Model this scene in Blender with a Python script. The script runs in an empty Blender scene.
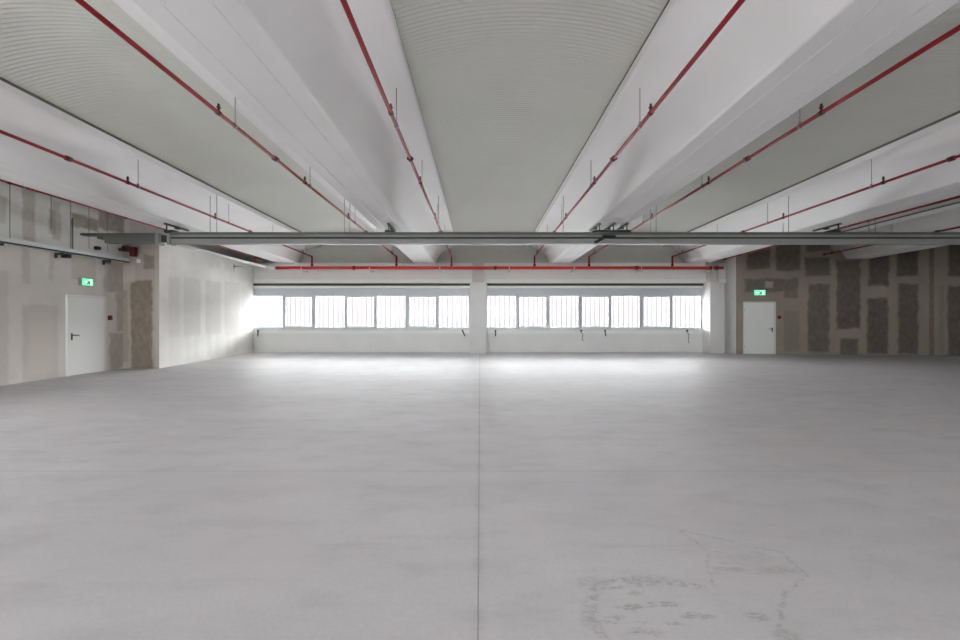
import bpy, bmesh, math, random
from mathutils import Vector

S = bpy.context.scene
C = S.collection

# ------------------------------------------------------------------ camera
cam_d = bpy.data.cameras.new('camera')
cam = bpy.data.objects.new('camera', cam_d)
C.objects.link(cam)
cam.location = (0, 0, 1.45)
cam.rotation_euler = (math.radians(90), 0, 0)
cam_d.sensor_width = 36.0
cam_d.lens = 17.0
cam_d.shift_y = -1.5 / 960
cam_d.clip_start = 0.05
cam_d.clip_end = 300
S.camera = cam

# ------------------------------------------------------------------ sky, exposure
W = bpy.data.worlds.new('overcast_sky')
S.world = W
W.use_nodes = True
bg = W.node_tree.nodes['Background']
bg.inputs['Color'].default_value = (1.0, 0.99, 0.985, 1)
bg.inputs['Strength'].default_value = 30.0
S.view_settings.view_transform = 'Standard'
S.view_settings.look = 'None'
S.view_settings.gamma = 1.0
S.view_settings.use_curve_mapping = False
S.view_settings.exposure = 0.56
try:
    S.cycles.use_denoising = True
    S.cycles.max_bounces = 16
    S.cycles.diffuse_bounces = 10
    S.cycles.glossy_bounces = 4
    S.cycles.transparent_max_bounces = 12
    S.cycles.sample_clamp_indirect = 8.0
    S.cycles.caustics_reflective = False
    S.cycles.caustics_refractive = False
except Exception:
    pass


def portal(name, loc, rot, sx, sy):
    d = bpy.data.lights.new(name, 'AREA')
    d.shape = 'RECTANGLE'
    d.size, d.size_y = sx, sy
    d.cycles.is_portal = True
    o = bpy.data.objects.new(name, d)
    o.location, o.rotation_euler = loc, rot
    C.objects.link(o)


H90 = math.radians(90)
portal('daylight_window', (-5.0, 19.62, 1.72), (-H90, 0, 0), 9.4, 1.5)
portal('daylight_window', (4.95, 19.62, 1.72), (-H90, 0, 0), 9.4, 1.5)
portal('daylight_added_rear', (-1.3, -9.06, 2.075), (H90, 0, 0), 17.7, 1.15)  # sky portal at the added rear window band
portal('daylight_added_side', (-10.52, 2.75, 2.575), (0, -H90, 0), .55, 7.5)  # sky portal at the added side window band

# ------------------------------------------------------------------ numbers of the place
CAM_H = 1.45
FALL = 0.0121                       # the roof falls a little towards the window wall


def roof(Y, y):                     # height of a roof level Y (above the eye) at depth y
    return CAM_H + Y - FALL * y


PITCH, FIRST = 5.83, -8.21
BEAMS = [FIRST + PITCH * k for k in range(5)]
REAR = -8.9
BACK = 19.4
XL, XR = -10.35, 19.6


# ------------------------------------------------------------------ materials
def mat(name, col, rough=0.7, spec=0.3, metal=0.0, noise=0.0, nscale=6.0, bump=0.0, bscale=60.0, emit=None):
    m = bpy.data.materials.new(name)
    m.use_nodes = True
    nt = m.node_tree
    b = nt.nodes['Principled BSDF']
    b.inputs['Base Color'].default_value = (*col, 1)
    b.inputs['Roughness'].default_value = rough
    b.inputs['Specular IOR Level'].default_value = spec
    b.inputs['Metallic'].default_value = metal
    tc = nt.nodes.new('ShaderNodeTexCoord')
    if noise:
        n = nt.nodes.new('ShaderNodeTexNoise')
        n.inputs['Scale'].default_value = nscale
        n.inputs['Detail'].default_value = 5
        nt.links.new(tc.outputs['Object'], n.inputs['Vector'])
        r = nt.nodes.new('ShaderNodeMapRange')
        r.inputs[1].default_value, r.inputs[2].default_value = 0.3, 0.7
        r.inputs[3].default_value, r.inputs[4].default_value = 1 - noise, 1 + noise
        nt.links.new(n.outputs['Fac'], r.inputs[0])
        v = nt.nodes.new('ShaderNodeVectorMath')
        v.operation = 'SCALE'
        v.inputs[0].default_value = col
        nt.links.new(r.outputs[0], v.inputs['Scale'])
        nt.links.new(v.outputs[0], b.inputs['Base Color'])
    if bump:
        n2 = nt.nodes.new('ShaderNodeTexNoise')
        n2.inputs['Scale'].default_value = bscale
        nt.links.new(tc.outputs['Object'], n2.inputs['Vector'])
        bp = nt.nodes.new('ShaderNodeBump')
        bp.inputs['Strength'].default_value = bump
        bp.inputs['Distance'].default_value = 0.01
        nt.links.new(n2.outputs['Fac'], bp.inputs['Height'])
        nt.links.new(bp.outputs[0], b.inputs['Normal'])
    if emit:
        b.inputs['Emission Color'].default_value = (*emit[0], 1)
        b.inputs['Emission Strength'].default_value = emit[1]
    return m


class NT:
    """small node-graph writer"""

    def __init__(self, m):
        self.nt = m.node_tree

    def put(self, sock, v):
        if isinstance(v, bpy.types.NodeSocket):
            self.nt.links.new(v, sock)
        else:
            sock.default_value = v

    def math(self, op, a, b=None, c=None, clamp=False):
        n = self.nt.nodes.new('ShaderNodeMath')
        n.operation, n.use_clamp = op, clamp
        for i, v in enumerate((a, b, c)):
            if v is not None:
                self.put(n.inputs[i], v)
        return n.outputs[0]

    def vec(self, op, a, b=None, scale=None):
        n = self.nt.nodes.new('ShaderNodeVectorMath')
        n.operation = op
        self.put(n.inputs[0], a)
        if b is not None:
            self.put(n.inputs[1], b)
        if scale is not None:
            self.put(n.inputs['Scale'], scale)
        return n.outputs['Value'] if op in ('DOT_PRODUCT', 'LENGTH') else n.outputs[0]

    def sep(self, a):
        n = self.nt.nodes.new('ShaderNodeSeparateXYZ')
        self.put(n.inputs[0], a)
        return n.outputs

    def comb(self, x, y, z):
        n = self.nt.nodes.new('ShaderNodeCombineXYZ')
        for i, v in enumerate((x, y, z)):
            self.put(n.inputs[i], v)
        return n.outputs[0]

    def noise(self, vec, scale, detail=4, rough=0.55, color=False):
        n = self.nt.nodes.new('ShaderNodeTexNoise')
        n.inputs['Scale'].default_value = scale
        n.inputs['Detail'].default_value = detail
        n.inputs['Roughness'].default_value = rough
        self.put(n.inputs['Vector'], vec)
        return n.outputs['Color' if color else 'Fac']

    def ramp(self, v, a, b, lo=0.0, hi=1.0, smooth=True):
        n = self.nt.nodes.new('ShaderNodeMapRange')
        if smooth:
            n.interpolation_type = 'SMOOTHSTEP'
        self.put(n.inputs[0], v)
        for i, q in zip((1, 2, 3, 4), (a, b, lo, hi)):
            n.inputs[i].default_value = q
        return n.outputs[0]

    def mix(self, f, a, b):
        n = self.nt.nodes.new('ShaderNodeMix')
        n.data_type = 'RGBA'
        self.put(n.inputs[0], f)
        self.put(n.inputs[6], a if isinstance(a, bpy.types.NodeSocket) else (*a, 1))
        self.put(n.inputs[7], b if isinstance(b, bpy.types.NodeSocket) else (*b, 1))
        return n.outputs[2]


def wall_mat(name, base, layers, axis, streak=0.0, joints=(), rough=0.85):
    """plasterboard / raw wall. layers: list of (colour, [(u0,u1,v0,v1[,strength])], edge, jag); axis: the wall's run, 'x' or 'y'"""
    m = bpy.data.materials.new(name)
    m.use_nodes = True
    g = NT(m)
    b = m.node_tree.nodes['Principled BSDF']
    b.inputs['Roughness'].default_value = rough
    b.inputs['Specular IOR Level'].default_value = 0.2
    tc = m.node_tree.nodes.new('ShaderNodeTexCoord')
    P = tc.outputs['Object']
    sx, sy, sz = g.sep(P)
    uv = g.comb(sx if axis == 'x' else sy, sz, 0.0)
    n1 = g.vec('SUBTRACT', g.noise(uv, 2.3, 3, color=True), (0.5, 0.5, 0.5))
    n2 = g.vec('SUBTRACT', g.noise(uv, 13.0, 3, color=True), (0.5, 0.5, 0.5))
    mott = g.noise(uv, 1.1, 6)
    fine = g.noise(g.vec('MULTIPLY', uv, (3.0, 0.6, 1.0)), 1.6, 5)
    mott2 = g.noise(g.vec('MULTIPLY', uv, (1.6, 1.0, 1.0)), 4.0, 6, 0.65)
    col = g.mix(g.ramp(mott, 0.3, 0.72), tuple(c * 0.92 for c in base), tuple(min(1, c * 1.05) for c in base))
    if streak:
        col = g.mix(g.ramp(fine, 0.45, 0.75, 0, streak), col, tuple(c * 0.72 for c in base))
    for colour, rects, edge, jag in layers:
        w = g.vec('ADD', g.vec('ADD', uv, g.vec('SCALE', n1, scale=jag)), g.vec('SCALE', n2, scale=jag * 0.4))
        acc = None
        for r in rects:
            u0, u1, v0, v1 = r[:4]
            st = r[4] if len(r) > 4 else 1.0
            d = g.vec('SUBTRACT', g.vec('ABSOLUTE', g.vec('SUBTRACT', w, ((u0 + u1) / 2, (v0 + v1) / 2, 0))), ((u1 - u0) / 2, (v1 - v0) / 2, 9))
            dx, dy, _ = g.sep(d)
            k = g.ramp(g.math('MAXIMUM', dx, dy), -edge, edge, st, 0.0)
            acc = k if acc is None else g.math('MAXIMUM', acc, k)
        acc = g.math('MULTIPLY', acc, g.ramp(mott2, 0.3, 0.7, 0.72, 1.0))
        col = g.mix(acc, col, colour)
    for u, v0, v1 in joints:
        us, vs, _ = g.sep(uv)
        k = g.ramp(g.math('ABSOLUTE', g.math('SUBTRACT', us, u)), 0.004, 0.02, 1.0, 0.0)
        k = g.math('MULTIPLY', k, g.math('MULTIPLY', g.math('GREATER_THAN', vs, v0), g.math('LESS_THAN', vs, v1)))
        col = g.mix(g.math('MULTIPLY', k, 0.75), col, (0.13, 0.13, 0.11))
    g.put(b.inputs['Base Color'], col)
    return m


def floor_mat():
    m = bpy.data.materials.new('polished_concrete')
    m.use_nodes = True
    g = NT(m)
    b = m.node_tree.nodes['Principled BSDF']
    tc = m.node_tree.nodes.new('ShaderNodeTexCoord')
    P = tc.outputs['Object']
    x, y, z = g.sep(P)
    big = g.noise(g.vec('MULTIPLY', P, (0.35, 0.8, 1)), 0.7, 6, 0.6)
    mid = g.noise(g.vec('MULTIPLY', P, (0.8, 1.6, 1)), 2.2, 6, 0.65)
    fin = g.noise(P, 40.0, 3, 0.6)
    col = g.mix(g.ramp(big, 0.3, 0.7), FLOOR_A, FLOOR_B)
    col = g.mix(g.ramp(mid, 0.45, 0.75, 0, 0.4), col, FLOOR_D)
    col = g.mix(g.ramp(fin, 0.35, 0.75, 0, 0.25), col, FLOOR_D)
    warm = g.noise(P, 0.9, 3)
    col = g.mix(g.ramp(warm, 0.48, 0.68, 0, 0.55), col, FLOOR_W)
    # long dusty scuffs
    sc = g.noise(g.vec('MULTIPLY', P, (0.5, 6.0, 1)), 0.9, 7, 0.7)
    col = g.mix(g.ramp(sc, 0.55, 0.75, 0, 0.4), col, FLOOR_D)
    # saw cut joints
    wob = g.math('MULTIPLY', g.math('SUBTRACT', g.noise(P, 9.0, 3), 0.5), 0.006)
    jx = g.math('ABSOLUTE', g.math('ADD', g.math('ADD', x, 0.009), wob))
    jm = g.ramp(jx, 0.002, 0.006, 0.7, 0)
    halo = g.math('MULTIPLY', g.ramp(jx, 0.0, 0.06, 0.22, 0), g.ramp(mid, 0.35, 0.65))
    jy = g.math('ABSOLUTE', g.math('SUBTRACT', y, 4.31))
    jn = g.ramp(jy, 0.003, 0.012, 0.4, 0)
    jy2 = g.math('ABSOLUTE', g.math('SUBTRACT', y, 10.6))
    jn = g.math('MAXIMUM', jn, g.ramp(jy2, 0.005, 0.02, 0.12, 0))
    col = g.mix(g.math('MAXIMUM', g.math('MAXIMUM', jm, halo), jn), col, (0.2, 0.185, 0.175))
    # dried puddle outlines
    warp = g.vec('ADD', P, g.vec('SCALE', g.vec('SUBTRACT', g.noise(P, 6.0, 6, 0.65, color=True), (0.5, 0.5, 0.5)), scale=0.12))

    def seg(p, q):
        d = (q[0] - p[0], q[1] - p[1], 0)
        L2 = d[0] ** 2 + d[1] ** 2
        a = g.vec('SUBTRACT', warp, (p[0], p[1], 0))
        h = g.math('MULTIPLY', g.vec('DOT_PRODUCT', a, d), 1 / L2, clamp=True)
        return g.vec('LENGTH', g.vec('SUBTRACT', a, g.vec('SCALE', d, scale=h)))

    def line(pts):
        acc = None
        for p, q in zip(pts[:-1], pts[1:]):
            s = seg(p, q)
            acc = s if acc is None else g.math('MINIMUM', acc, s)
        return acc

    patch = g.ramp(g.noise(P, 24.0, 6, 0.7), 0.4, 0.6)
    l1 = line([(0.57, 2.05), (0.55, 2.2), (0.57, 2.36), (0.64, 2.47), (0.76, 2.53), (0.96, 2.52), (1.2, 2.44)])
    k1 = g.math('MULTIPLY', g.ramp(l1, 0.01, 0.05, 0.5, 0), patch)
    l2 = line([(1.36, 3.13), (1.42, 2.85), (1.28, 2.52), (1.26, 2.42)])
    l3 = line([(1.36, 3.13), (1.7, 2.9), (1.87, 2.82), (1.85, 2.56), (1.64, 2.42), (1.5, 2.25), (1.36, 2.05)])
    k2 = g.math('MULTIPLY', g.ramp(g.math('MINIMUM', l2, l3), 0.004, 0.022, 0.48, 0), patch)
    rnd = random.Random(11)
    flecks = [(rnd.uniform(.6, 1.15), rnd.uniform(2.08, 2.45), rnd.uniform(.02, .07), rnd.uniform(.008, .02), rnd.uniform(.3, .7)) for _ in range(14)] + [(rnd.uniform(1.3, 1.75), rnd.uniform(2.55, 2.85), rnd.uniform(.02, .06), rnd.uniform(.008, .02), rnd.uniform(.25, .55)) for _ in range(10)]
    sp = None
    for (u, v, a, c, s) in ((0.76, 2.28, 0.08, 0.03, 0.8), (0.95, 2.3, 0.08, 0.03, 0.7), (1.06, 2.2, 0.09, 0.03, 0.7), (0.8, 2.1, 0.05, 0.03, 0.5), (0.62, 2.5, 0.12, 0.05, 0.45), (0.9, 2.5, 0.12, 0.05, 0.45),
                            (0.52, 2.2, 0.05, 0.08, 0.45), (1.35, 2.2, 0.06, 0.04, 0.6), (1.45, 2.62, 0.1, 0.03, 0.5), (1.72, 2.62, 0.12, 0.04, 0.4), (1.4, 2.05, 0.06, 0.07, 0.5), (1.6, 2.75, 0.2, 0.06, 0.25), (-0.4, 3.0, 0.3, 0.05, 0.2), (0.05, 9.5, 0.22, 2.6, 0.3), (0.12, 7.0, 0.12, 1.2, 0.25), *flecks):
        e = g.vec('LENGTH', g.vec('MULTIPLY', g.vec('SUBTRACT', warp, (u, v, 0)), (1 / a, 1 / c, 0)))
        k = g.ramp(e, 0.5, 1.25, s, 0)
        sp = k if sp is None else g.math('MAXIMUM', sp, k)
    sp = g.math('MULTIPLY', sp, g.ramp(g.noise(g.vec('MULTIPLY', P, (1, 3, 1)), 26.0, 6, 0.7), 0.38, 0.62))
    st = g.math('MAXIMUM', g.math('MAXIMUM', k1, k2), sp)
    col = g.mix(g.math('MULTIPLY', st, 1.0), col, (0.24, 0.225, 0.205))
    # faint curved tyre marks
    arc = g.vec('LENGTH', g.vec('SUBTRACT', P, (-3.0, 3.0, 0)))
    tm = g.math('MULTIPLY', g.ramp(g.math('ABSOLUTE', g.math('SUBTRACT', arc, 5.4)), 0.0, 0.03, 0.1, 0), patch)
    col = g.mix(tm, col, (0.25, 0.24, 0.23))
    g.put(b.inputs['Base Color'], col)
    g.put(b.inputs['Roughness'], g.ramp(mid, 0.3, 0.7, 0.55, 0.7))
    b.inputs['Specular IOR Level'].default_value = 0.45
    return m


FLOOR_A, FLOOR_B, FLOOR_D, FLOOR_W = (0.485, 0.468, 0.48), (0.56, 0.544, 0.555), (0.385, 0.367, 0.377), (0.545, 0.50, 0.505)

M = {}
M['floor'] = floor_mat()
M['beam'] = mat('precast_white', (0.87, 0.86, 0.862), 0.75, 0.25, noise=0.03, nscale=0.8)
M['vault'] = mat('corrugated_grey_green', (0.74, 0.75, 0.70), 0.4, 0.5, noise=0.03, nscale=0.7)
M['tymp'] = mat('gable_grey', (0.55, 0.56, 0.53), 0.8, 0.2, noise=0.03, nscale=2)
M['white_wall'] = mat('painted_white', (0.74, 0.74, 0.725), 0.8, 0.25, noise=0.035, nscale=1.3)
M['pillar'] = mat('painted_pillar', (0.66, 0.66, 0.65), 0.8, 0.25, noise=0.02, nscale=3)
M['pillar_head'] = mat('bare_pillar_head', (0.56, 0.54, 0.525), 0.85, 0.2, noise=0.04, nscale=3)
M['roof'] = mat('roof_deck_dark', (0.12, 0.12, 0.11), 0.9, 0.1)
M['red'] = mat('sprinkler_red', (0.25, 0.006, 0.012), 0.45, 0.3, noise=0.08, nscale=9)
M['red_main'] = mat('main_red', (0.60, 0.03, 0.022), 0.4, 0.5, noise=0.06, nscale=6)
M['dark_red'] = mat('coupling_dark_red', (0.09, 0.012, 0.014), 0.5, 0.4)
M['rust'] = mat('rust_fitting', (0.36, 0.12, 0.06), 0.7, 0.3, noise=0.2, nscale=15)
M['zinc'] = mat('zinc_rod', (0.30, 0.31, 0.30), 0.5, 0.4, metal=0.3)
M['trunk_hi'] = mat('trunking_shaded_grey', (0.13, 0.14, 0.13), 0.5, 0.4, noise=0.03, nscale=2)  # shade on the upper flange put into a darker grey
M['trunk_dark'] = mat('trunking_slot', (0.055, 0.06, 0.055), 0.6, 0.3)
M['trunk_lo'] = mat('trunking_light_grey', (0.32, 0.33, 0.318), 0.5, 0.4, noise=0.02, nscale=2)
M['black'] = mat('black_plastic', (0.015, 0.015, 0.017), 0.5, 0.4)
M['bracket'] = mat('dark_steel', (0.045, 0.048, 0.044), 0.6, 0.4)
M['gasket'] = mat('gasket_grey_green', (0.17, 0.18, 0.14), 0.7, 0.2)
M['alu'] = mat('aluminium_frame', (0.50, 0.52, 0.54), 0.45, 0.5, noise=0.02, nscale=4)
M['duct'] = mat('white_duct', (0.80, 0.81, 0.80), 0.5, 0.4)
M['slot'] = mat('blind_slot_green', (0.07, 0.08, 0.06), 0.7, 0.2)
M['door'] = mat('door_white', (0.74, 0.75, 0.73), 0.5, 0.35, noise=0.015, nscale=2)
M['dframe'] = mat('door_frame_cream', (0.68, 0.65, 0.58), 0.5, 0.35)
M['tray'] = mat('galvanised_tray', (0.62, 0.65, 0.64), 0.4, 0.5, metal=0.2, noise=0.05, nscale=5)
M['tray_dark'] = mat('tray_dark_green', (0.035, 0.05, 0.045), 0.6, 0.3)
M['sign_green'] = mat('sign_green', (0.0, 0.22, 0.09), 0.4, 0.4, emit=((0.0, 0.22, 0.08), 0.3))
M['sign_mint'] = mat('sign_mint', (0.3, 0.8, 0.5), 0.4, 0.4, emit=((0.12, 0.80, 0.42), 0.55))
M['sign_white'] = mat('sign_white', (0.85, 0.95, 0.88), 0.4, 0.4, emit=((0.75, 1.0, 0.85), 0.7))
M['sign_case'] = mat('sign_case', (0.2, 0.205, 0.2), 0.5, 0.4)
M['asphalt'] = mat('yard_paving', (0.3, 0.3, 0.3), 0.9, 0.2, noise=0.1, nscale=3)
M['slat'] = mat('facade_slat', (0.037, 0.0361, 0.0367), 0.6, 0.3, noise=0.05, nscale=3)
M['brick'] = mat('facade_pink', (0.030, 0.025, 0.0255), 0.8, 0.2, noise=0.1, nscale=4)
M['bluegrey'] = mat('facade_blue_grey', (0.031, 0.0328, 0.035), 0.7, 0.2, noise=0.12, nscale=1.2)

# left bare wall: u = depth y, v = height
M['wall_left'] = wall_mat('bare_plaster_left', (0.61, 0.58, 0.535), [
    ((0.66, 0.665, 0.635), [(-9.5, 13.4, 3.2, 6.0)], 0.05, 0.12),
    ((0.42, 0.38, 0.33), [(10.26, 10.54, 3.22, 4.6, .8), (10.88, 11.06, 3.5, 4.1, .7), (11.49, 12.21, 2.45, 3.06, .55), (8.9, 9.9, 3.5, 4.1, .6), (9.45, 9.95, -.2, 2.5, .45), (12.6, 13.3, 2.2, 3.1, .7),
                             (10.25, 10.43, 2.25, 3.05, .7), (10.88, 11.0, 2.36, 3.0, .55), (10.26, 11.12, -.05, 1.77, .45), (12.45, 12.62, 2.0, 2.6, .4)], 0.04, 0.16),
    ((0.27, 0.23, 0.18), [(11.46, 12.3, 3.8, 4.12, .9), (12.3, 13.2, 3.9, 4.7, .9), (10.95, 11.2, 3.4, 4.3, .45), (12.5, 13.2, 2.2, 3.0, .4), (12.66, 13.3, .05, 1.05, .6), (12.9, 13.3, 1.1, 2.2, .6)], 0.05, 0.2),
    ((0.58, 0.535, 0.485), [(10.4, 10.98, .15, 1.6, .8), (9.5, 9.7, .3, 2.2, .5)], 0.05, 0.12),
], 'y', 0.12, [(9.98, 3.17, 6), (10.94, 3.6, 6), (11.46, 3.17, 6), (12.0, 3.3, 6), (12.6, 3.3, 6), (8.9, 3.17, 6)])

# partition beside the windows: its long face (u = depth) is pale, its end (u = x) is raw
M['wall_return'] = wall_mat('pale_plaster_return', (0.70, 0.69, 0.66), [
    ((0.56, 0.535, 0.505), [(13.58, 14.13, .9, 2.72, .55), (14.33, 15.29, .9, 2.77, .75), (15.6, 16.6, .9, 2.78, .75), (16.89, 18.07, .8, 2.86, .7), (18.16, 18.86, .8, 2.78, .6)], 0.05, 0.08),
    ((0.60, 0.575, 0.545), [(13.6, 14.1, 0, 1.1, .4), (14.4, 14.7, .1, 1.2, .5), (14.9, 15.2, .1, 1.2, .5), (15.7, 16.0, .1, 1.2, .5), (16.2, 16.5, .1, 1.2, .5), (17, 17.3, .1, 1.0, .5), (17.6, 17.9, .1, 1.0, .5),
                             (15.66, 16.12, 3.22, 3.47, .6), (16.3, 16.6, 3.29, 3.5, .6), (16.89, 17.74, 3.23, 3.5, .6), (14.77, 15.1, 3.2, 3.6, .3)], 0.06, 0.1),
], 'y', 0.12)
M['wall_return_end'] = wall_mat('raw_plaster_end', (0.42, 0.38, 0.335), [
    ((0.19, 0.15, 0.112), [(-10.12, -9.5, -.1, 2.55, .95), (-9.75, -9.42, 2.9, 3.3, .7), (-10.4, -10.2, .2, 2.3, .4)], 0.04, 0.2),
    ((0.52, 0.48, 0.43), [(-10.4, -10.0, 2.5, 3.0, .7), (-9.42, -9.25, 0, 3.7, .6)], 0.05, 0.14),
], 'x', 0.15)
M['wall_back_right'] = wall_mat('patched_plasterboard', (0.30, 0.262, 0.215), [
    ((0.112, 0.094, 0.077), [(10.9, 11.79, 3.47, 4.5, .9), (12.01, 12.94, 3.38, 4.7, .9), (13.17, 14.08, 4.17, 4.8, .9), (13.13, 14.08, 3.16, 3.93, .9), (10.81, 12.87, 2.52, 3.07, .8), (12.33, 12.87, 2.28, 2.7, .7),
                            (13.25, 14.04, .1, 2.84, .9), (14.32, 15.2, 1.05, 3.79, 1), (14.45, 15.11, .02, .65, .9), (15.51, 16.27, 2.75, 4.3, 1), (15.48, 16.23, .04, 2.27, 1), (16.56, 17.33, 3.13, 4.4, 1), (16.6, 17.33, .04, 2.82, 1),
                            (18.41, 19.8, 3.12, 4.4, 1), (18.41, 19.8, -.1, 2.73, 1)], 0.07, 0.22),
    ((0.21, 0.19, 0.163), [(12.33, 12.91, .13, 1.75, .8), (18.09, 18.27, .05, 2.73, .7), (11.55, 11.75, 2.75, 2.95, .5)], 0.05, 0.15),
    ((0.15, 0.11, 0.08), [(17.73, 17.91, -.1, 4.5, .8)], 0.02, 0.04),
    ((0.42, 0.38, 0.33), [(11.6, 11.9, 2.7, 2.95, .9)], 0.05, 0.1),
], 'x', 0.1)


def glass_mat():
    m = bpy.data.materials.new('window_glass')
    m.use_nodes = True
    nt = m.node_tree
    nt.nodes.clear()
    out = nt.nodes.new('ShaderNodeOutputMaterial')
    t = nt.nodes.new('ShaderNodeBsdfTransparent')
    t.inputs['Color'].default_value = (0.94, 0.96, 0.97, 1)
    gl = nt.nodes.new('ShaderNodeBsdfGlossy')
    gl.inputs['Roughness'].default_value = 0.1
    mx = nt.nodes.new('ShaderNodeMixShader')
    mx.inputs[0].default_value = 0.004
    nt.links.new(t.outputs[0], mx.inputs[1])
    nt.links.new(gl.outputs[0], mx.inputs[2])
    nt.links.new(mx.outputs[0], out.inputs['Surface'])
    return m


M['glass'] = glass_mat()


# ------------------------------------------------------------------ mesh helpers
class MB:
    def __init__(self):
        self.bm = bmesh.new()

    def box(self, x0, x1, y0, y1, z0, z1, bevel=0.0):
        vs = [self.bm.verts.new((x, y, z)) for z in (z0, z1) for y in (y0, y1) for x in (x0, x1)]
        fs = [self.bm.faces.new([vs[i] for i in f]) for f in ((0, 2, 3, 1), (4, 5, 7, 6), (0, 1, 5, 4), (2, 6, 7, 3), (0, 4, 6, 2), (1, 3, 7, 5))]
        if bevel:
            es = list({e for f in fs for e in f.edges})
            bmesh.ops.bevel(self.bm, geom=es, offset=bevel, segments=2, affect='EDGES', profile=0.5)
        return self

    def tube(self, p, q, r, n=12, r2=None):
        p, q = Vector(p), Vector(q)
        d = (q - p).normalized()
        a = d.orthogonal().normalized()
        b = d.cross(a)
        rings = []
        for c, rr in ((p, r), (q, r if r2 is None else r2)):
            rings.append([self.bm.verts.new(c + (a * math.cos(t) + b * math.sin(t)) * rr) for t in [2 * math.pi * i / n for i in range(n)]])
        for i in range(n):
            j = (i + 1) % n
            f = self.bm.faces.new((rings[0][i], rings[0][j], rings[1][j], rings[1][i]))
            f.smooth = True
        self.bm.faces.new(rings[0][::-1])
        self.bm.faces.new(rings[1])
        return self

    def path(self, pts, r, n=10):
        for p, q in zip(pts[:-1], pts[1:]):
            self.tube(p, q, r, n)
        for p in pts[1:-1]:
            bmesh.ops.create_uvsphere(self.bm, u_segments=n, v_segments=6, radius=r * 1.02, matrix=__import__('mathutils').Matrix.Translation(p))
        return self

    def prism(self, poly, axis, a, b):
        """a closed outline swept from a to b along axis; poly in the two other axes, in order"""
        def pt(u, v, w):
            return {'x': (w, u, v), 'y': (u, w, v), 'z': (u, v, w)}[axis]
        A = [self.bm.verts.new(pt(u, v, a)) for u, v in poly]
        B = [self.bm.verts.new(pt(u, v, b)) for u, v in poly]
        n = len(poly)
        for i in range(n):
            j = (i + 1) % n
            self.bm.faces.new((A[i], A[j], B[j], B[i]))
        self.bm.faces.new(A[::-1])
        self.bm.faces.new(B)
        return self

    def build(self, name, m, parent=None, normals=True):
        if normals:
            bmesh.ops.recalc_face_normals(self.bm, faces=self.bm.faces)
        me = bpy.data.meshes.new(name)
        self.bm.to_mesh(me)
        self.bm.free()
        for q in (m if isinstance(m, (list, tuple)) else [m]):
            me.materials.append(q)
        o = bpy.data.objects.new(name, me)
        C.objects.link(o)
        if parent:
            o.parent = parent
        return o


def tag(o, label, cat, group=None, kind=None):
    o['label'] = label
    o['category'] = cat
    if group:
        o['group'] = group
    if kind:
        o['kind'] = kind
    return o


def struct(o, label=None, cat=None, group=None):
    o['kind'] = 'structure'
    if label:
        tag(o, label, cat, group)
    return o


def empty(name, loc=(0, 0, 0)):
    o = bpy.data.objects.new(name, None)
    o.location = loc
    C.objects.link(o)
    return o


def put(o, parent):
    """parent o keeping its world coordinates (parents are only translated)"""
    o.parent = parent
    o.location = Vector(o.location) - Vector(parent.location)
    return o


# ------------------------------------------------------------------ shell
struct(MB().box(XL - .3, XR + .3, REAR - .3, 19.75, -.3, 0).build('floor', M['floor']), 'pale grey polished concrete floor with one long saw cut joint', 'floor')
ROOF_Z = 5.75
struct(MB().box(XL - .3, XR + .3, REAR - .3, 19.75, ROOF_Z, ROOF_Z + .2).build('roof_slab', M['roof']), 'dark roof deck above the vaults', 'roof')

# left side wall
b = MB()
LY0, LY1, LZ0, LZ1 = -1.0, 6.5, 2.3, 2.85  # opening for the added side window band
b.box(XL - .3, XL, LY1, 19.7, 0, ROOF_Z).box(XL - .3, XL, REAR - .3, LY0, 0, ROOF_Z).box(XL - .3, XL, LY0, LY1, 0, LZ0).box(XL - .3, XL, LY0, LY1, LZ1, ROOF_Z)
struct(b.build('wall_left', M['wall_left']), 'bare plastered side wall with brown and grey patches and a white door', 'wall')

# partition return between the bare wall and the windows, a little lower than the beams
bm_ = MB()
poly = [(-10.35, 13.14), (-9.30, 13.14), (-9.648, 19.3), (-10.35, 19.3)]
bm_.prism(poly, 'z', 0, 3.76)
ret = bm_.build('wall_left_return', [M['wall_return'], M['wall_return_end']])
for p in ret.data.polygons:
    if p.normal.y < -0.9:
        p.material_index = 1
struct(ret, 'pale plasterboard partition jutting out beside the window wall, its narrow end raw brown', 'wall')
struct(MB().prism([(-9.36, 13.16), (-9.27, 13.16), (-9.62, 19.28), (-9.70, 19.28)], 'z', 3.76, 3.80).build('trim_1', M['duct']), 'white capping strip on top of the pale partition', 'trim')

# window wall
ops = [(-9.72, -0.40), (0.30, 9.52)]
Z_SILL, Z_HEAD = 1.0, 2.95
b = MB()
b.box(XL, 10.47, BACK, 19.7, 0, Z_SILL)
b.box(XL, ops[0][0], BACK, 19.7, Z_SILL, Z_HEAD)
b.box(ops[0][1], ops[1][0], BACK, 19.7, Z_SILL, Z_HEAD)
b.box(ops[1][1], 10.47, BACK, 19.7, Z_SILL, Z_HEAD)
struct(b.build('wall_back', M['white_wall']), 'white window wall closing the far end of the hall', 'wall')
struct(MB().box(XL, 10.47, 19.32, 19.7, Z_HEAD, 3.815).build('wall_back_upper', M['white_wall']), 'white wall band between the windows and the roof beams', 'wall')
struct(MB().box(-9.64, 10.45, 19.24, 19.32, 2.955, 3.115, .008).build('trim_2', M['duct']), 'white ledge running along the wall above both window bands', 'trim')
struct(MB().box(XL, XR, 19.5, 19.7, 3.815, ROOF_Z).build('wall_back_gable', M['tymp']), 'grey gable infill between the beams above the window wall', 'wall')

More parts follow.
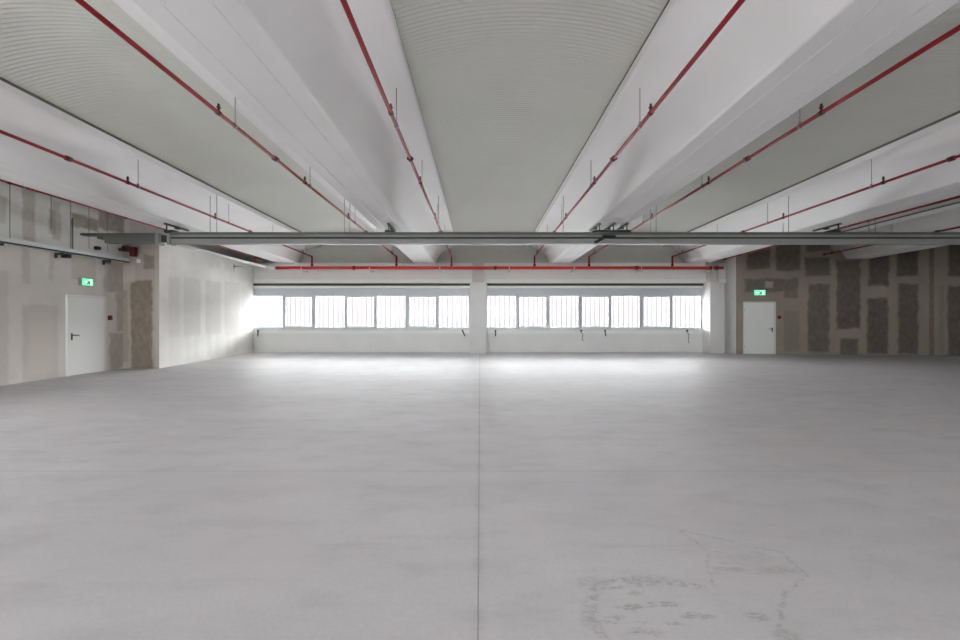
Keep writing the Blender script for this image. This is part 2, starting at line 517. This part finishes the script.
# right partition with the door, slightly skewed
XA, YA = 10.47, 18.55
XB, YB = XR, 18.55 - (XR - 10.47) * 0.0905
b = MB()
b.prism([(XA, YA), (XB, YB), (XB, 19.7), (XA, 19.7)], 'z', 0, ROOF_Z)
br = b.build('wall_back_right', [M['wall_back_right'], M['white_wall']])
for p in br.data.polygons:
    if p.normal.x < -0.9:
        p.material_index = 1
struct(br, 'brown plasterboard partition with dark grey filler patches and a white door', 'wall')
b = MB()
b.box(XR, XR + .3, REAR - .3, 19.7, 0, ROOF_Z)
struct(b.build('wall_right', M['white_wall']), 'plain side wall at the far right of the hall', 'wall')

# rear wall with its added window band, and the added side band
b = MB()
RX0, RX1 = -10.1, 7.5
b.box(XL, RX0, REAR - .3, REAR, 0, ROOF_Z)
b.box(RX1, XR, REAR - .3, REAR, 0, ROOF_Z)
b.box(RX0, RX1, REAR - .3, REAR, 0, 1.5)
b.box(RX0, RX1, REAR - .3, REAR, 2.65, ROOF_Z)
struct(b.build('wall_rear', M['white_wall']), 'white wall behind the viewer with an added band of windows', 'wall')


def plain_window(name, u0, u1, w, axis, n, label, Z0, Z1):
    root = empty(name)
    struct(root, label, 'window')
    def bx(m, a, c, d, e, z0, z1):
        return m.box(a, c, d, e, z0, z1) if axis == 'x' else m.box(d, e, a, c, z0, z1)
    f = MB()
    for i in range(n + 1):
        u = u0 + (u1 - u0) * i / n
        bx(f, max(u0, u - .035), min(u1, u + .035), w - .04, w + .04, Z0, Z1)
    bx(f, u0, u1, w - .04, w + .04, Z0, Z0 + .07)
    bx(f, u0, u1, w - .04, w + .04, Z1 - .07, Z1)
    f.build('window_frame', M['alu'], root)
    for i in range(n):
        u = u0 + (u1 - u0) * i / n
        bx(MB(), u + .035, u + (u1 - u0) / n - .035, w - .005, w + .005, Z0 + .07, Z1 - .07).build('pane', M['glass'], root)


plain_window('added_window_rear', RX0, RX1, REAR - .15, 'x', 8, 'added window band in the wall behind the viewer', 1.5, 2.65)  # unseen rear band, added and sized to light the near hall
plain_window('added_window_side', LY0, LY1, XL - .15, 'y', 5, 'added window band in the bare side wall before the door, out of view', LZ0, LZ1)  # unseen side band, added to bring more daylight to the middle floor

# pillars
for x0, x1, lab in ((-0.42, 0.27, 'white pillar standing between the two window bands'), (9.53, 10.1, 'white pillar at the end of the windows beside the brown partition')):
    pl = struct(MB().box(x0, x1, 18.77, BACK, 0, 2.955, .012).build('pillar', M['pillar']), lab, 'pillar')
    MB().box(x0 + .1, x1 - .1, 18.98, 19.32, 2.955, 3.815, .008).build('pillar_head', M['pillar_head'], pl)

# ------------------------------------------------------------------ roof beams and vaults
PROF = [(0.425, 2.61), (0.445, 2.618), (0.462, 2.645), (0.60, 2.89), (0.78, 3.12), (0.92, 3.21), (1.07, 3.27), (1.22, 3.305), (1.36, 3.32), (1.40, 3.33), (1.42, 3.345), (1.42, 3.455)]
GRV = [(-0.22, 2.61), (-0.215, 2.618), (-0.205, 2.618), (-0.20, 2.61), (0.20, 2.61), (0.205, 2.618), (0.215, 2.618), (0.22, 2.61)]
RING = GRV + PROF + [(-x, y) for x, y in PROF[::-1]]
beam_labels = ['beside the bare plastered wall', 'over the door side of the hall, one bay from the bare wall', 'just past the long floor joint', 'ending over the door in the brown partition', 'at the far side over the dark patched partition']


def wing_under(dx):
    dx = abs(dx)
    for (x0, y0), (x1, y1) in zip(PROF[:-1], PROF[1:]):
        if x0 <= dx <= x1 and x1 > x0:
            return y0 + (y1 - y0) * (dx - x0) / (x1 - x0)
    return 2.61


for cx, lab in zip(BEAMS, beam_labels):
    for y0, y1, where in ((REAR, 19.5, 'long white winged roof beam '),):
        bm2 = bmesh.new()
        A = [bm2.verts.new((cx + x, y0, roof(Y, y0))) for x, Y in RING]
        B = [bm2.verts.new((cx + x, y1, roof(Y, y1))) for x, Y in RING]
        n = len(RING)
        for i in range(n):
            j = (i + 1) % n
            f = bm2.faces.new((A[i], A[j], B[j], B[i]))
            xa, xb = abs(RING[i][0]), abs(RING[j][0])
            f.smooth = (xa + xb) / 2 < 1.41 and RING[i][1] + RING[j][1] > 5.25
        bm2.faces.new(A[::-1])
        bm2.faces.new(B)
        m_ = MB()
        m_.bm.free()
        m_.bm = bm2
        struct(m_.build('ceiling_beam', M['beam']), where + lab, 'beam')

WAVE, AMP, RISE = 0.076, 0.012, 0.25
bay_labels = ['first vault from the bare wall', 'middle vault over the long floor joint', 'vault beyond the middle one towards the brown partition', 'vault over the patched partition', 'outermost vault at the far side wall']
spans = [(BEAMS[k] + 1.38, BEAMS[k + 1] - 1.38) for k in range(4)] + [(BEAMS[4] + 1.38, XR)]
for (x0, x1), lab in zip(spans, bay_labels):
    bm2 = bmesh.new()
    nx = 18
    hw = (x1 - x0) / 2
    R = (hw * hw + RISE * RISE) / (2 * RISE)
    amax = math.asin(hw / R)
    prev = None
    y, step = REAR, WAVE / 4
    k = 0
    while y < 19.49:
        h = AMP * math.sin(k * math.pi / 2 + .6)
        row = []
        for i in range(nx + 1):
            a = -amax + 2 * amax * i / nx
            rr = R + h
            row.append(bm2.verts.new(((x0 + x1) / 2 + rr * math.sin(a), y, roof(3.505 + rr * math.cos(a) - R * math.cos(amax), y))))
        if prev:
            for i in range(nx):
                bm2.faces.new((prev[i], row[i], row[i + 1], prev[i + 1])).smooth = True
        prev = row
        y += step
        k += 1
    m_ = MB()
    m_.bm.free()
    m_.bm = bm2
    vt = struct(m_.build('ceiling', M['vault'], normals=False), 'grey green corrugated ' + lab, 'ceiling')
    for xe in (x0, x1 - .03):
        g_ = MB()
        za, zb = roof(3.457, REAR), roof(3.457, 19.49)
        g_.bm.free()
        g_.bm = bmesh.new()
        q = [g_.bm.verts.new(p) for p in ((xe, REAR, za), (xe + .03, REAR, za), (xe + .03, REAR, za + .05), (xe, REAR, za + .05), (xe, 19.49, zb), (xe + .03, 19.49, zb), (xe + .03, 19.49, zb + .05), (xe, 19.49, zb + .05))]
        for f in ((0, 1, 2, 3), (4, 5, 6, 7), (0, 1, 5, 4), (1, 2, 6, 5), (2, 3, 7, 6), (3, 0, 4, 7)):
            g_.bm.faces.new([q[i] for i in f])
        g_.build('edge_gasket', M['gasket'], vt)


# ------------------------------------------------------------------ windows
def window(name, xo0, xo1, fixed, sash, fw, label):
    root = empty(name, ((xo0 + xo1) / 2, 19.5, Z_SILL))
    struct(root, label, 'window')
    y0, y1 = 19.46, 19.54
    f = MB()
    f.box(xo0, xo1, y0, y1, Z_SILL, 1.06)
    f.box(xo0, xo1, y0 - .01, y1, 2.42, 2.735)
    f.box(xo0, xo1, y0, y1, 2.735, Z_HEAD)
    edges = [xo0] + sorted([a for q in fixed for a in q]) + [xo1]
    for a, c in ((edges[0], edges[1]), (edges[-2], edges[-1])):
        if c - a > .005:
            f.box(a, c, y0, y1, 1.06, 2.42)
    for q, nx_ in zip(fixed[:-1], fixed[1:]):
        f.box(q[1], q[1] + .045, y0, y1, 1.06, 2.42)
        f.box(nx_[0] - .045, nx_[0], y0, y1, 1.06, 2.42)
    put(f.build('window_frame', M['alu']), root)
    for q in fixed:
        put(MB().box(q[0], q[1], 19.495, 19.505, 1.06, 2.42).build('pane', M['glass']), root)
    for i, q in enumerate(sash):
        a, c = fixed[i][1] + .05, fixed[i + 1][0] - .05
        s = MB()
        s.box(a, q[0], 19.45, 19.53, 1.065, 2.415).box(q[1], c, 19.45, 19.53, 1.065, 2.415)
        s.box(q[0], q[1], 19.45, 19.53, 1.065, 1.11).box(q[0], q[1], 19.45, 19.53, 2.37, 2.415)
        so = put(s.build('sash', M['alu']), root)
        p = MB().box(q[0], q[1], 19.485, 19.495, 1.11, 2.37).build('pane', M['glass'], so)
        p.location = -so.location - root.location
        hd = MB().box(q[0] + .5, q[0] + .56, 19.42, 19.45, 1.07, 1.09).box(q[0] + .51, q[0] + .62, 19.405, 19.42, 1.072, 1.088).build('handle', M['sign_case'], so)
        hd.location = -so.location - root.location
    return root


FX = [(-9.71, -8.46), (-7.065, -5.81), (-4.43, -3.19), (-1.765, -0.49)]
SX = [(-8.34, -7.21), (-5.69, -4.55), (-3.04, -1.9)]
window('window_1', ops[0][0], ops[0][1], FX, SX, 1.25, 'long window band of seven panes between the pale partition and the pillar')
FX2 = [(.314, 1.55), (2.99, 4.22), (5.64, 6.845), (8.27, 9.47)]
SX2 = [(1.69, 2.84), (4.38, 5.51), (7.02, 8.13)]
window('window_2', ops[1][0], ops[1][1], FX2, SX2, 1.23, 'long window band of seven panes between the pillar and the brown partition')

for (a, c), side in zip(ops, ('pale partition', 'brown partition')):
    bx = empty('roller_blind', ((a + c) / 2, 19.4, 2.84))
    tag(bx, 'rolled up blind casing with dark slot above the windows nearest the ' + side, 'blind', 'blind casings above the windows')
    put(MB().box(a + .01, c - .01, 19.30, 19.455, 2.845, 2.945).build('slot', M['slot']), bx)
    put(MB().box(a + .01, c - .01, 19.285, 19.455, 2.745, 2.842, .006).build('bottom_bar', M['duct']), bx)
    dk = empty('cable_duct', ((a + c) / 2, 19.4, .8))
    tag(dk, 'white cable duct along the wall under the windows nearest the ' + side, 'duct', 'cable ducts under the windows')
    put(MB().box(max(a + .02, -9.62), c - .01, 19.27, 19.378, .80, .985, .008).build('duct_body', M['duct']), dk)
    put(MB().box(max(a + .02, -9.62), c - .01, 19.262, 19.27, .955, .983).build('duct_lid', M['alu']), dk)

# cranks and loose leads under the windows
for x, lean, lab, pale in ((-9.42, 0.0, 'small black window crank with white holder beside the pale partition', True), (-.74, .1, 'small black window crank tilted beside the middle pillar', False),
                           (.66, .0, 'small black upright window crank just past the middle pillar', False), (5.30, .03, 'small black window crank below the middle of the window band next to the brown partition', False)):
    r_ = empty('window_crank', (x, 19.25, .98))
    tag(r_, lab, 'crank', 'window cranks on the duct')
    put(MB().box(x - .035, x + .035, 19.215, 19.258, .90, .97, .006).build('gearbox', M['black']), r_)
    put(MB().tube((x, 19.235, .93), (x + lean, 19.215, .70), .024, 8).build('handle', M['black']), r_)
    if pale:
        put(MB().box(x - .13, x - .04, 19.22, 19.258, .80, .97, .006).build('holder', M['duct']), r_)
for x, ln, lab in ((4.30, .42, 'short loose black lead hanging under the fourth pane past the pillar'), (8.80, .52, 'long loose black lead hanging under the pane beside the brown partition')):
    r_ = empty('loose_lead', (x, 19.25, .98))
    tag(r_, lab, 'cable', 'loose leads under the windows')
    put(MB().box(x - .05, x + .04, 19.215, 19.258, .90, .97, .006).build('connector', M['black']), r_)
    put(MB().path([(x - .05, 19.23, .93), (x + .0, 19.22, .85), (x + .06, 19.22, .78), (x + .05, 19.22, .92 - ln * .6), (x + .03, 19.23, .92 - ln * .85), (x + .09, 19.23, .92 - ln)], .012, 8).build('wire', M['black']), r_)


# ------------------------------------------------------------------ doors, signs, call points
def exit_sign(root, w, h, d, lab, arrow_dir):
    """sign built facing -y around the origin, back at y = 0"""
    MB().box(-w / 2, w / 2, -d, 0, -h / 2, h / 2, .006).build('case', M['sign_case'], root)
    MB().box(-w / 2 + .006, w / 2 - .006, -d - .006, -d, -h / 2 + .006, h / 2 - .006).build('panel', M['sign_mint'], root)
    b = MB()
    y0, y1 = -d - .010, -d - .006
    k = h / .2
    # doorway, running figure and arrow in white
    s = arrow_dir
    def bx(x0, x1, z0, z1):
        b.box(min(s * x0, s * x1) * k, max(s * x0, s * x1) * k, y0, y1, z0 * k, z1 * k)
    bx(.035, .125, -.075, .075)
    o = b.build('doorway', M['sign_white'], root)
    b = MB()
    def limb(p, q, t):
        p, q = Vector((s * p[0] * k, p[1] * k)), Vector((s * q[0] * k, q[1] * k))
        n = (q - p).normalized().orthogonal() * t * k
        b.prism([tuple(p + n), tuple(q + n), tuple(q - n), tuple(p - n)], 'y', y0 - .003, y1 - .002)
    limb((.055, .02), (.03, -.02), .026)
    limb((.03, -.02), (.06, -.045), .015)
    limb((.06, -.045), (.05, -.075), .013)
    limb((.03, -.02), (.0, -.05), .015)
    limb((.0, -.05), (-.03, -.05), .013)
    limb((.055, .022), (.09, .0), .008)
    limb((.05, .025), (.015, .015), .008)
    b.tube((s * .065 * k, y0 - .003, .05 * k), (s * .065 * k, y1 - .002, .05 * k), .016 * k, 12)
    b.build('running_figure', M['sign_green'], root)
    b = MB()
    limb((-.125, 0), (-.06, 0), .012)
    b.prism([(s * -.07 * k, .04 * k), (s * -.07 * k, -.04 * k), (s * -.03 * k, 0)], 'y', y0 - .003, y1 - .002)
    b.build('arrow', M['sign_white'], root)
    tag(root, lab, 'exit sign', 'emergency exit signs')


def call_point(name, lab):
    r_ = empty(name)
    MB().box(-.06, .06, -.045, 0, -.065, .065, .01).build('body', M['dark_red'], r_)
    MB().box(-.035, .035, -.052, -.045, -.035, .03).build('glass_pane', M['red'], r_)
    tag(r_, lab, 'call point', 'fire alarm call points')
    return r_


def door(name, w, h, frame, lab, hinge_left, strip):
    """built facing -y, floor centre at the origin, back against y = 0"""
    r_ = empty(name)
    struct(r_, lab, 'door')
    lf = MB().box(-w / 2 + .012, w / 2 - .012, -.045, -.005, .012, h - .01, .004).build('leaf', M['door'], r_)
    f = MB()
    f.box(-w / 2 - frame, -w / 2, -.06, 0, 0, h + frame).box(w / 2, w / 2 + frame, -.06, 0, 0, h + frame).box(-w / 2, w / 2, -.06, 0, h, h + frame)
    f.build('frame', M['door'], r_)
    if strip:
        MB().box(*(sorted((strip * (w / 2 - .03), strip * (w / 2 + frame + .01)))), -.068, -.06, 0, h + frame).build('frame_strip', M['dframe'], r_)
    s = 1 if hinge_left else -1
    x = s * (w / 2 - .09)
    hd = MB().box(x - .022, x + .022, -.055, -.045, .90, 1.08, .005).tube((x, -.05, 1.03), (x, -.10, 1.03), .013).tube((x + .01 * s, -.10, 1.03), (x - .15 * s, -.10, 1.02), .013).build('handle', M['black'], r_)
    for z in (.25, 1.75):
        MB().tube((-s * (w / 2 - .005), -.052, z), (-s * (w / 2 - .005), -.052, z + .1), .012, 8).build('hinge', M['zinc'], r_)
    return r_


d1 = door('door_1', 1.08, 2.02, .03, 'white steel door in the bare plastered wall under an exit sign', False, 1)
d1.location = (XL, 11.89, 0)
d1.rotation_euler = (0, 0, H90)
for ch in d1.children:
    pass
SK = math.atan(.0905)


def on_skew(x, z=0.0, off=0.0):
    return (x - off * math.sin(SK), YA - (x - XA) * .0905 - off * math.cos(SK), z)


d2 = door('door_2', 1.16, 2.10, .03, 'white steel door in the brown patched partition under an exit sign', True, 1)
d2.location = on_skew(11.36)
d2.rotation_euler = (0, 0, -SK)

e1 = empty('exit_sign')
exit_sign(e1, .34, .19, .10, 'lit green emergency exit sign above the door in the bare plastered wall', 1)
e1.location = (XL, 11.84, 2.40)
e1.rotation_euler = (0, 0, H90)
e2 = empty('exit_sign')
exit_sign(e2, .44, .22, .08, 'lit green emergency exit sign above the door in the brown partition', 1)
e2.location = on_skew(11.36, 2.50)
e2.rotation_euler = (0, 0, -SK)
c1 = call_point('fire_call_point', 'small dark red fire alarm point beside the door in the bare wall')
c1.location = (XL, 12.66, 1.47)
c1.rotation_euler = (0, 0, H90)
c2 = call_point('fire_call_point', 'small dark red fire alarm point beside the door in the brown partition')
c2.location = on_skew(12.14, 1.50)
c2.rotation_euler = (0, 0, -SK)

# ------------------------------------------------------------------ cable tray and boxes on the bare wall
ct = empty('cable_tray', (XL, 3, 3.06))
tag(ct, 'long galvanised cable tray running along the bare plastered wall above the door', 'cable tray')
put(MB().box(-10.12, -10.10, REAR + .1, 13.05, 3.085, 3.175).box(XL + .022, -10.12, REAR + .1, 13.05, 3.062, 3.078).build('channel', M['tray']), ct)
put(MB().box(-10.12, -10.085, REAR + .1, 13.05, 3.05, 3.085).build('underside', M['tray_dark']), ct)
for i, y in enumerate((8.2, 9.6, 11.0, 12.4)):
    put(MB().box(XL + .022, -10.13, y, y + .05, 3.0, 3.05).box(XL + .022, XL + .05, y, y + .05, 2.92, 3.0).build('bracket', M['tray_dark']), ct)
bx = tag(MB().box(-10.3, -10.14, 11.14, 11.26, 2.945, 3.045, .008).build('junction_box', M['black']), 'small black box fixed under the cable tray before the door', 'box')
bx = tag(MB().box(XL, -10.25, 12.15, 12.27, 3.30, 3.39, .01).build('wall_detector', M['black']), 'small black detector on the bare wall above the cable tray', 'detector')
tag(MB().box(XL, -10.25, 12.5, 12.6, 2.97, 3.04, .006).build('junction_box', M['sign_case']), 'tiny grey box on the bare wall under the end of the cable tray', 'box')
vs = empty('valve_assembly', (-10.1, 12.95, 3.4))
tag(vs, 'dark red valve fittings above the end of the cable tray', 'valve')
put(MB().tube((-10.34, 13.0, 3.43), (-9.86, 13.0, 3.43), .05).build('pipe_stub', M['dark_red']), vs)
put(MB().box(-10.2, -10.02, 12.9, 13.08, 3.36, 3.53, .02).build('valve_body', M['dark_red']), vs)
put(MB().box(-10.0, -9.86, 12.92, 13.06, 3.22, 3.50, .02).build('valve_body', M['dark_red']), vs)
put(MB().tube((-10.11, 12.86, 3.45), (-10.11, 12.9, 3.45), .07).build('hand_wheel', M['black']), vs)
tag(MB().box(-9.92, -9.84, 13.09, 13.14, 3.06, 3.17, .006).build('wall_socket', M['duct']), 'tiny white box on the raw end of the pale partition', 'box')
tag(MB().tube((XL + .018, 11.5, 3.18), (XL + .018, 11.5, 4.0), .014, 8).build('conduit', M['zinc']), 'thin vertical conduit on the bare wall above the cable tray', 'conduit')

# ------------------------------------------------------------------ grey double trunking across the hall
YT = 11.6
tk = empty('cable_trunking', (4, YT, 3.4))
tag(tk, 'long grey double trunking hung across the whole hall below the beams', 'trunking')
TX0, TX1 = -7.93, XR - .02
put(MB().box(TX0, TX1, YT + .0, YT + .22, 3.600, 3.662, .006).build('upper_channel', M['trunk_hi']), tk)
put(MB().box(TX0, TX1, YT + .03, YT + .2, 3.545, 3.600).build('web', M['trunk_lo']), tk)
put(MB().box(TX0, TX1, YT + .05, YT + .19, 3.492, 3.545).build('recess', M['trunk_dark']), tk)
put(MB().box(TX0, TX1, YT + .01, YT + .22, 3.40, 3.492, .006).box(TX0, TX1, YT + .03, YT + .2, 3.365, 3.40).build('lower_channel', M['trunk_lo']), tk)
for x in (-8.27, -7.97):
    put(MB().box(x - .035, x + .035, YT - .02, YT + .24, 3.345, 3.63, .005).build('end_plate', M['trunk_lo']), tk)
put(MB().box(-10.32, -8.3, YT + .1, YT + .3, 3.60, 3.655, .005).box(-9.9, -8.3, YT + .12, YT + .28, 3.51, 3.60).box(-9.7, -8.3, YT + .1, YT + .3, 3.40, 3.51, .005).build('end_extension', M['trunk_hi']), tk)
put(MB().box(-8.3, -7.9, YT + .12, YT + .2, 3.43, 3.6).build('connector', M['trunk_dark']), tk)
for x in (-6.80, -6.97, -3.50, -3.36, -1.07, 2.15, 4.41, 4.55, 7.83, 7.97, 10.05, 10.21, 13.9):
    cx = min(BEAMS, key=lambda c: abs(c - x))
    zt = roof(wing_under(x - cx), YT + .11)
    put(MB().tube((x, YT + .11, 3.662), (x, YT + .11, zt), .008, 8).build('hanger_rod', M['zinc']), tk)
# dark fixing bars under each beam at the trunking
for cx, offs in zip(BEAMS, ((.1,), (.02,), (-.36, .0, .35), (.0,), (.0,))):
    for o_ in offs:
        x = cx + o_
        zt = roof(2.61, 12.6)
        b = MB().box(x - .03, x + .03, 11.66, 12.6, zt - .035, zt).box(x - .012, x + .012, 11.72, 11.745, 3.662, zt - .035)
        b.box(x - .045, x + .045, 12.1, 12.2, zt - .07, zt - .035)
        put(b.build('fixing_bar', M['bracket']), tk)
    put(MB().box(cx + offs[0] - .12, cx + offs[-1] + .12, 11.80, 12.05, 3.70, 3.76, .01).box(cx + offs[0] - .03, cx + offs[0] + .03, 11.70, 11.84, 3.662, 3.72).build('mounting_plate', M['bracket']), tk)
b = MB().box(3.13, 3.46, YT - .06, YT + .02, 3.49, 3.575, .008)
b.prism([(3.20, 3.57), (3.20, 3.49), (2.95, 3.355), (2.90, 3.41)], 'y', YT - .06, YT - .01)
put(b.build('clamp_arm', M['black']), tk)

# ------------------------------------------------------------------ sprinkler pipes
YP = 2.77
PIPES = [
    (-9.22, 18.75, 'rust', 'dark red sprinkler pipe highest above the cable tray, ending in a rusty fitting'),
    (-6.90, 18.62, 'drop', 'red sprinkler pipe joining the main pipe over the first windows from the pale partition'),
    (-3.43, 18.62, 'drop', 'red sprinkler pipe on the outer wing of the beam one bay from the bare wall'),
    (-1.17, 18.62, 'drop', 'red sprinkler pipe on the wing beside the middle vault, short of the floor joint'),
    (2.24, 18.62, 'drop', 'red sprinkler pipe on the wing beside the middle vault, past the floor joint'),
    (4.48, 18.62, 'drop', 'red sprinkler pipe joining the main pipe over the fourth window past the pillar'),
    (7.90, 18.62, 'drop', 'red sprinkler pipe joining the main pipe over the last windows before the brown partition'),
    (10.13, 18.8, 'cap', 'red sprinkler pipe running above the corner of the brown partition'),
    (13.72, 18.1, 'cap', 'dark red sprinkler pipe ending against the middle of the brown partition'),
    (16.3, 17.85, 'cap', 'dark red sprinkler pipe ending at the far dark side of the brown partition'),
]
MAIN_Y, MAIN_Z = 18.62, 3.53
for x, yend, end, lab in PIPES:
    cx = min(BEAMS, key=lambda c: abs(c - x))
    Yw = wing_under(x - cx)
    YP = 2.69 if x == 10.13 else 2.77
    r_ = empty('sprinkler_pipe', (x, 5, roof(YP, 5)))
    tag(r_, lab, 'sprinkler pipe', 'sprinkler branch pipes under the roof beams')
    b = MB()
    ys = [REAR + .02, 4.0, 10.0, yend - (.0 if end == 'drop' else .02)]
    b.tube((x, ys[0], roof(YP, ys[0])), (x, ys[-1], roof(YP, ys[-1])), .026, 14)
    put(b.build('pipe', M['red']), r_)
    ze = roof(YP, yend)
    if end == 'drop':
        b = MB()
        b.path([(x, yend - .12, roof(YP, yend - .12)), (x, yend, ze), (x, yend, MAIN_Z + .066)], .036, 12)
        put(b.build('drop_elbow', M['red']), r_)
        put(MB().tube((x, yend, MAIN_Z + .066), (x, yend, MAIN_Z + .16), .05, 12).build('outlet', M['dark_red']), r_)
    elif end == 'rust':
        put(MB().box(x - .12, x + .16, yend - .02, yend + .1, ze - .14, ze + .14, .02).build('end_fitting', M['rust']), r_)
    else:
        put(MB().tube((x, yend - .08, roof(YP, yend - .08)), (x, yend, ze), .045, 12).build('end_cap', M['dark_red']), r_)
    for y in (1.6, 7.6, 13.6):
        if y < yend:
            z = roof(YP, y)
            b = MB().tube((x, y - .045, z), (x, y + .045, z), .042, 14)
            b.box(x - .055, x + .055, y - .03, y + .03, z - .014, z + .014, .004)
            put(b.build('coupling', M['dark_red']), r_)
    for y in (3.02, 5.95, 8.88, 11.81, 14.74, 17.67):
        if y < yend - .2:
            z = roof(YP, y)
            b = MB().tube((x, y - .035, z), (x, y + .035, z), .034, 12).tube((x, y, z + .02), (x, y, z + .07), .016, 10).tube((x, y, z + .07), (x, y, z + .075), .03, 10)
            b.box(x - .012, x + .012, y - .012, y + .012, z + .07, z + .12)
            put(b.build('sprinkler_head', M['dark_red']), r_)
    for y in (3.4, 6.35, 9.15, 12.45, 15.1, 17.95):
        if y < yend - .2:
            z = roof(YP, y)
            b = MB().tube((x, y, z + .03), (x, y, roof(Yw, y)), .006, 8)
            b.tube((x, y - .012, z), (x, y + .012, z), .034, 14).box(x - .014, x + .014, y - .01, y + .01, z + .02, z + .06)
            put(b.build('pipe_hanger', M['zinc']), r_)

mp = empty('sprinkler_main', (.5, MAIN_Y, MAIN_Z))
tag(mp, 'thick bright red sprinkler main running across the window wall above both window bands', 'pipe')
put(MB().tube((-8.38, MAIN_Y, MAIN_Z), (9.98, MAIN_Y, MAIN_Z), .066, 18).build('pipe', M['red_main']), mp)
for x in (-5.17, .63, 6.43):
    put(MB().tube((x - .05, MAIN_Y, MAIN_Z), (x + .05, MAIN_Y, MAIN_Z), .082, 18).build('coupling', M['red']), mp)
for x in (9.45, 9.72):
    put(MB().tube((x - .04, MAIN_Y, MAIN_Z), (x + .04, MAIN_Y, MAIN_Z), .084, 18).build('coupling', M['red']), mp)
for x in (-7.32, -4.52, -1.65, 1.2, 3.86, 6.62, 9.53):
    b = MB().box(x - .02, x + .02, MAIN_Y - .05, 19.298, MAIN_Z - .125, MAIN_Z - .085)
    b.tube((x + .06, MAIN_Y - .04, MAIN_Z - .22), (x + .06, MAIN_Y - .04, MAIN_Z - .08), .012, 8).box(x - .02, x + .07, MAIN_Y - .06, MAIN_Y - .02, MAIN_Z - .12, MAIN_Z - .09)
    b.tube((x - .015, MAIN_Y, MAIN_Z), (x + .015, MAIN_Y, MAIN_Z), .074, 18)
    put(b.build('wall_bracket', M['tray']), mp)

wp = empty('white_pipe', (-8.8, 16, 3.6))
tag(wp, 'thin white pipe along the top of the pale partition meeting the red main', 'pipe')
put(MB().path([(-8.98, 13.2, 3.66), (-8.74, 18.45, 3.55), (-8.45, MAIN_Y - .05, MAIN_Z)], .045, 12).build('pipe', M['duct']), wp)
y = 17.6
xw = -(9.3 + .0565 * (y - 13.14))
b = MB().box(xw, -8.80, y - .02, y + .02, 3.46, 3.495).box(xw, xw + .03, y - .03, y + .03, 3.36, 3.58).box(-8.84, -8.80, y - .02, y + .02, 3.495, 3.52)
tag(b.build('pipe_bracket', M['tray']), 'small pale wall arm holding up the thin white pipe on the partition', 'bracket')

# ------------------------------------------------------------------ what stands outside the windows
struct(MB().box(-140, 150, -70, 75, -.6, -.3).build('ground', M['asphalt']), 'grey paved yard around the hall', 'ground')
struct(MB().box(-12, 14, 19.72, 24.1, 2.98, 3.14).build('added_canopy', M['white_wall']), 'added concrete slab over the outside of the windows, keeping off the high sky', 'added_canopy')  # unseen slab added to cut steep sky light on the far floor
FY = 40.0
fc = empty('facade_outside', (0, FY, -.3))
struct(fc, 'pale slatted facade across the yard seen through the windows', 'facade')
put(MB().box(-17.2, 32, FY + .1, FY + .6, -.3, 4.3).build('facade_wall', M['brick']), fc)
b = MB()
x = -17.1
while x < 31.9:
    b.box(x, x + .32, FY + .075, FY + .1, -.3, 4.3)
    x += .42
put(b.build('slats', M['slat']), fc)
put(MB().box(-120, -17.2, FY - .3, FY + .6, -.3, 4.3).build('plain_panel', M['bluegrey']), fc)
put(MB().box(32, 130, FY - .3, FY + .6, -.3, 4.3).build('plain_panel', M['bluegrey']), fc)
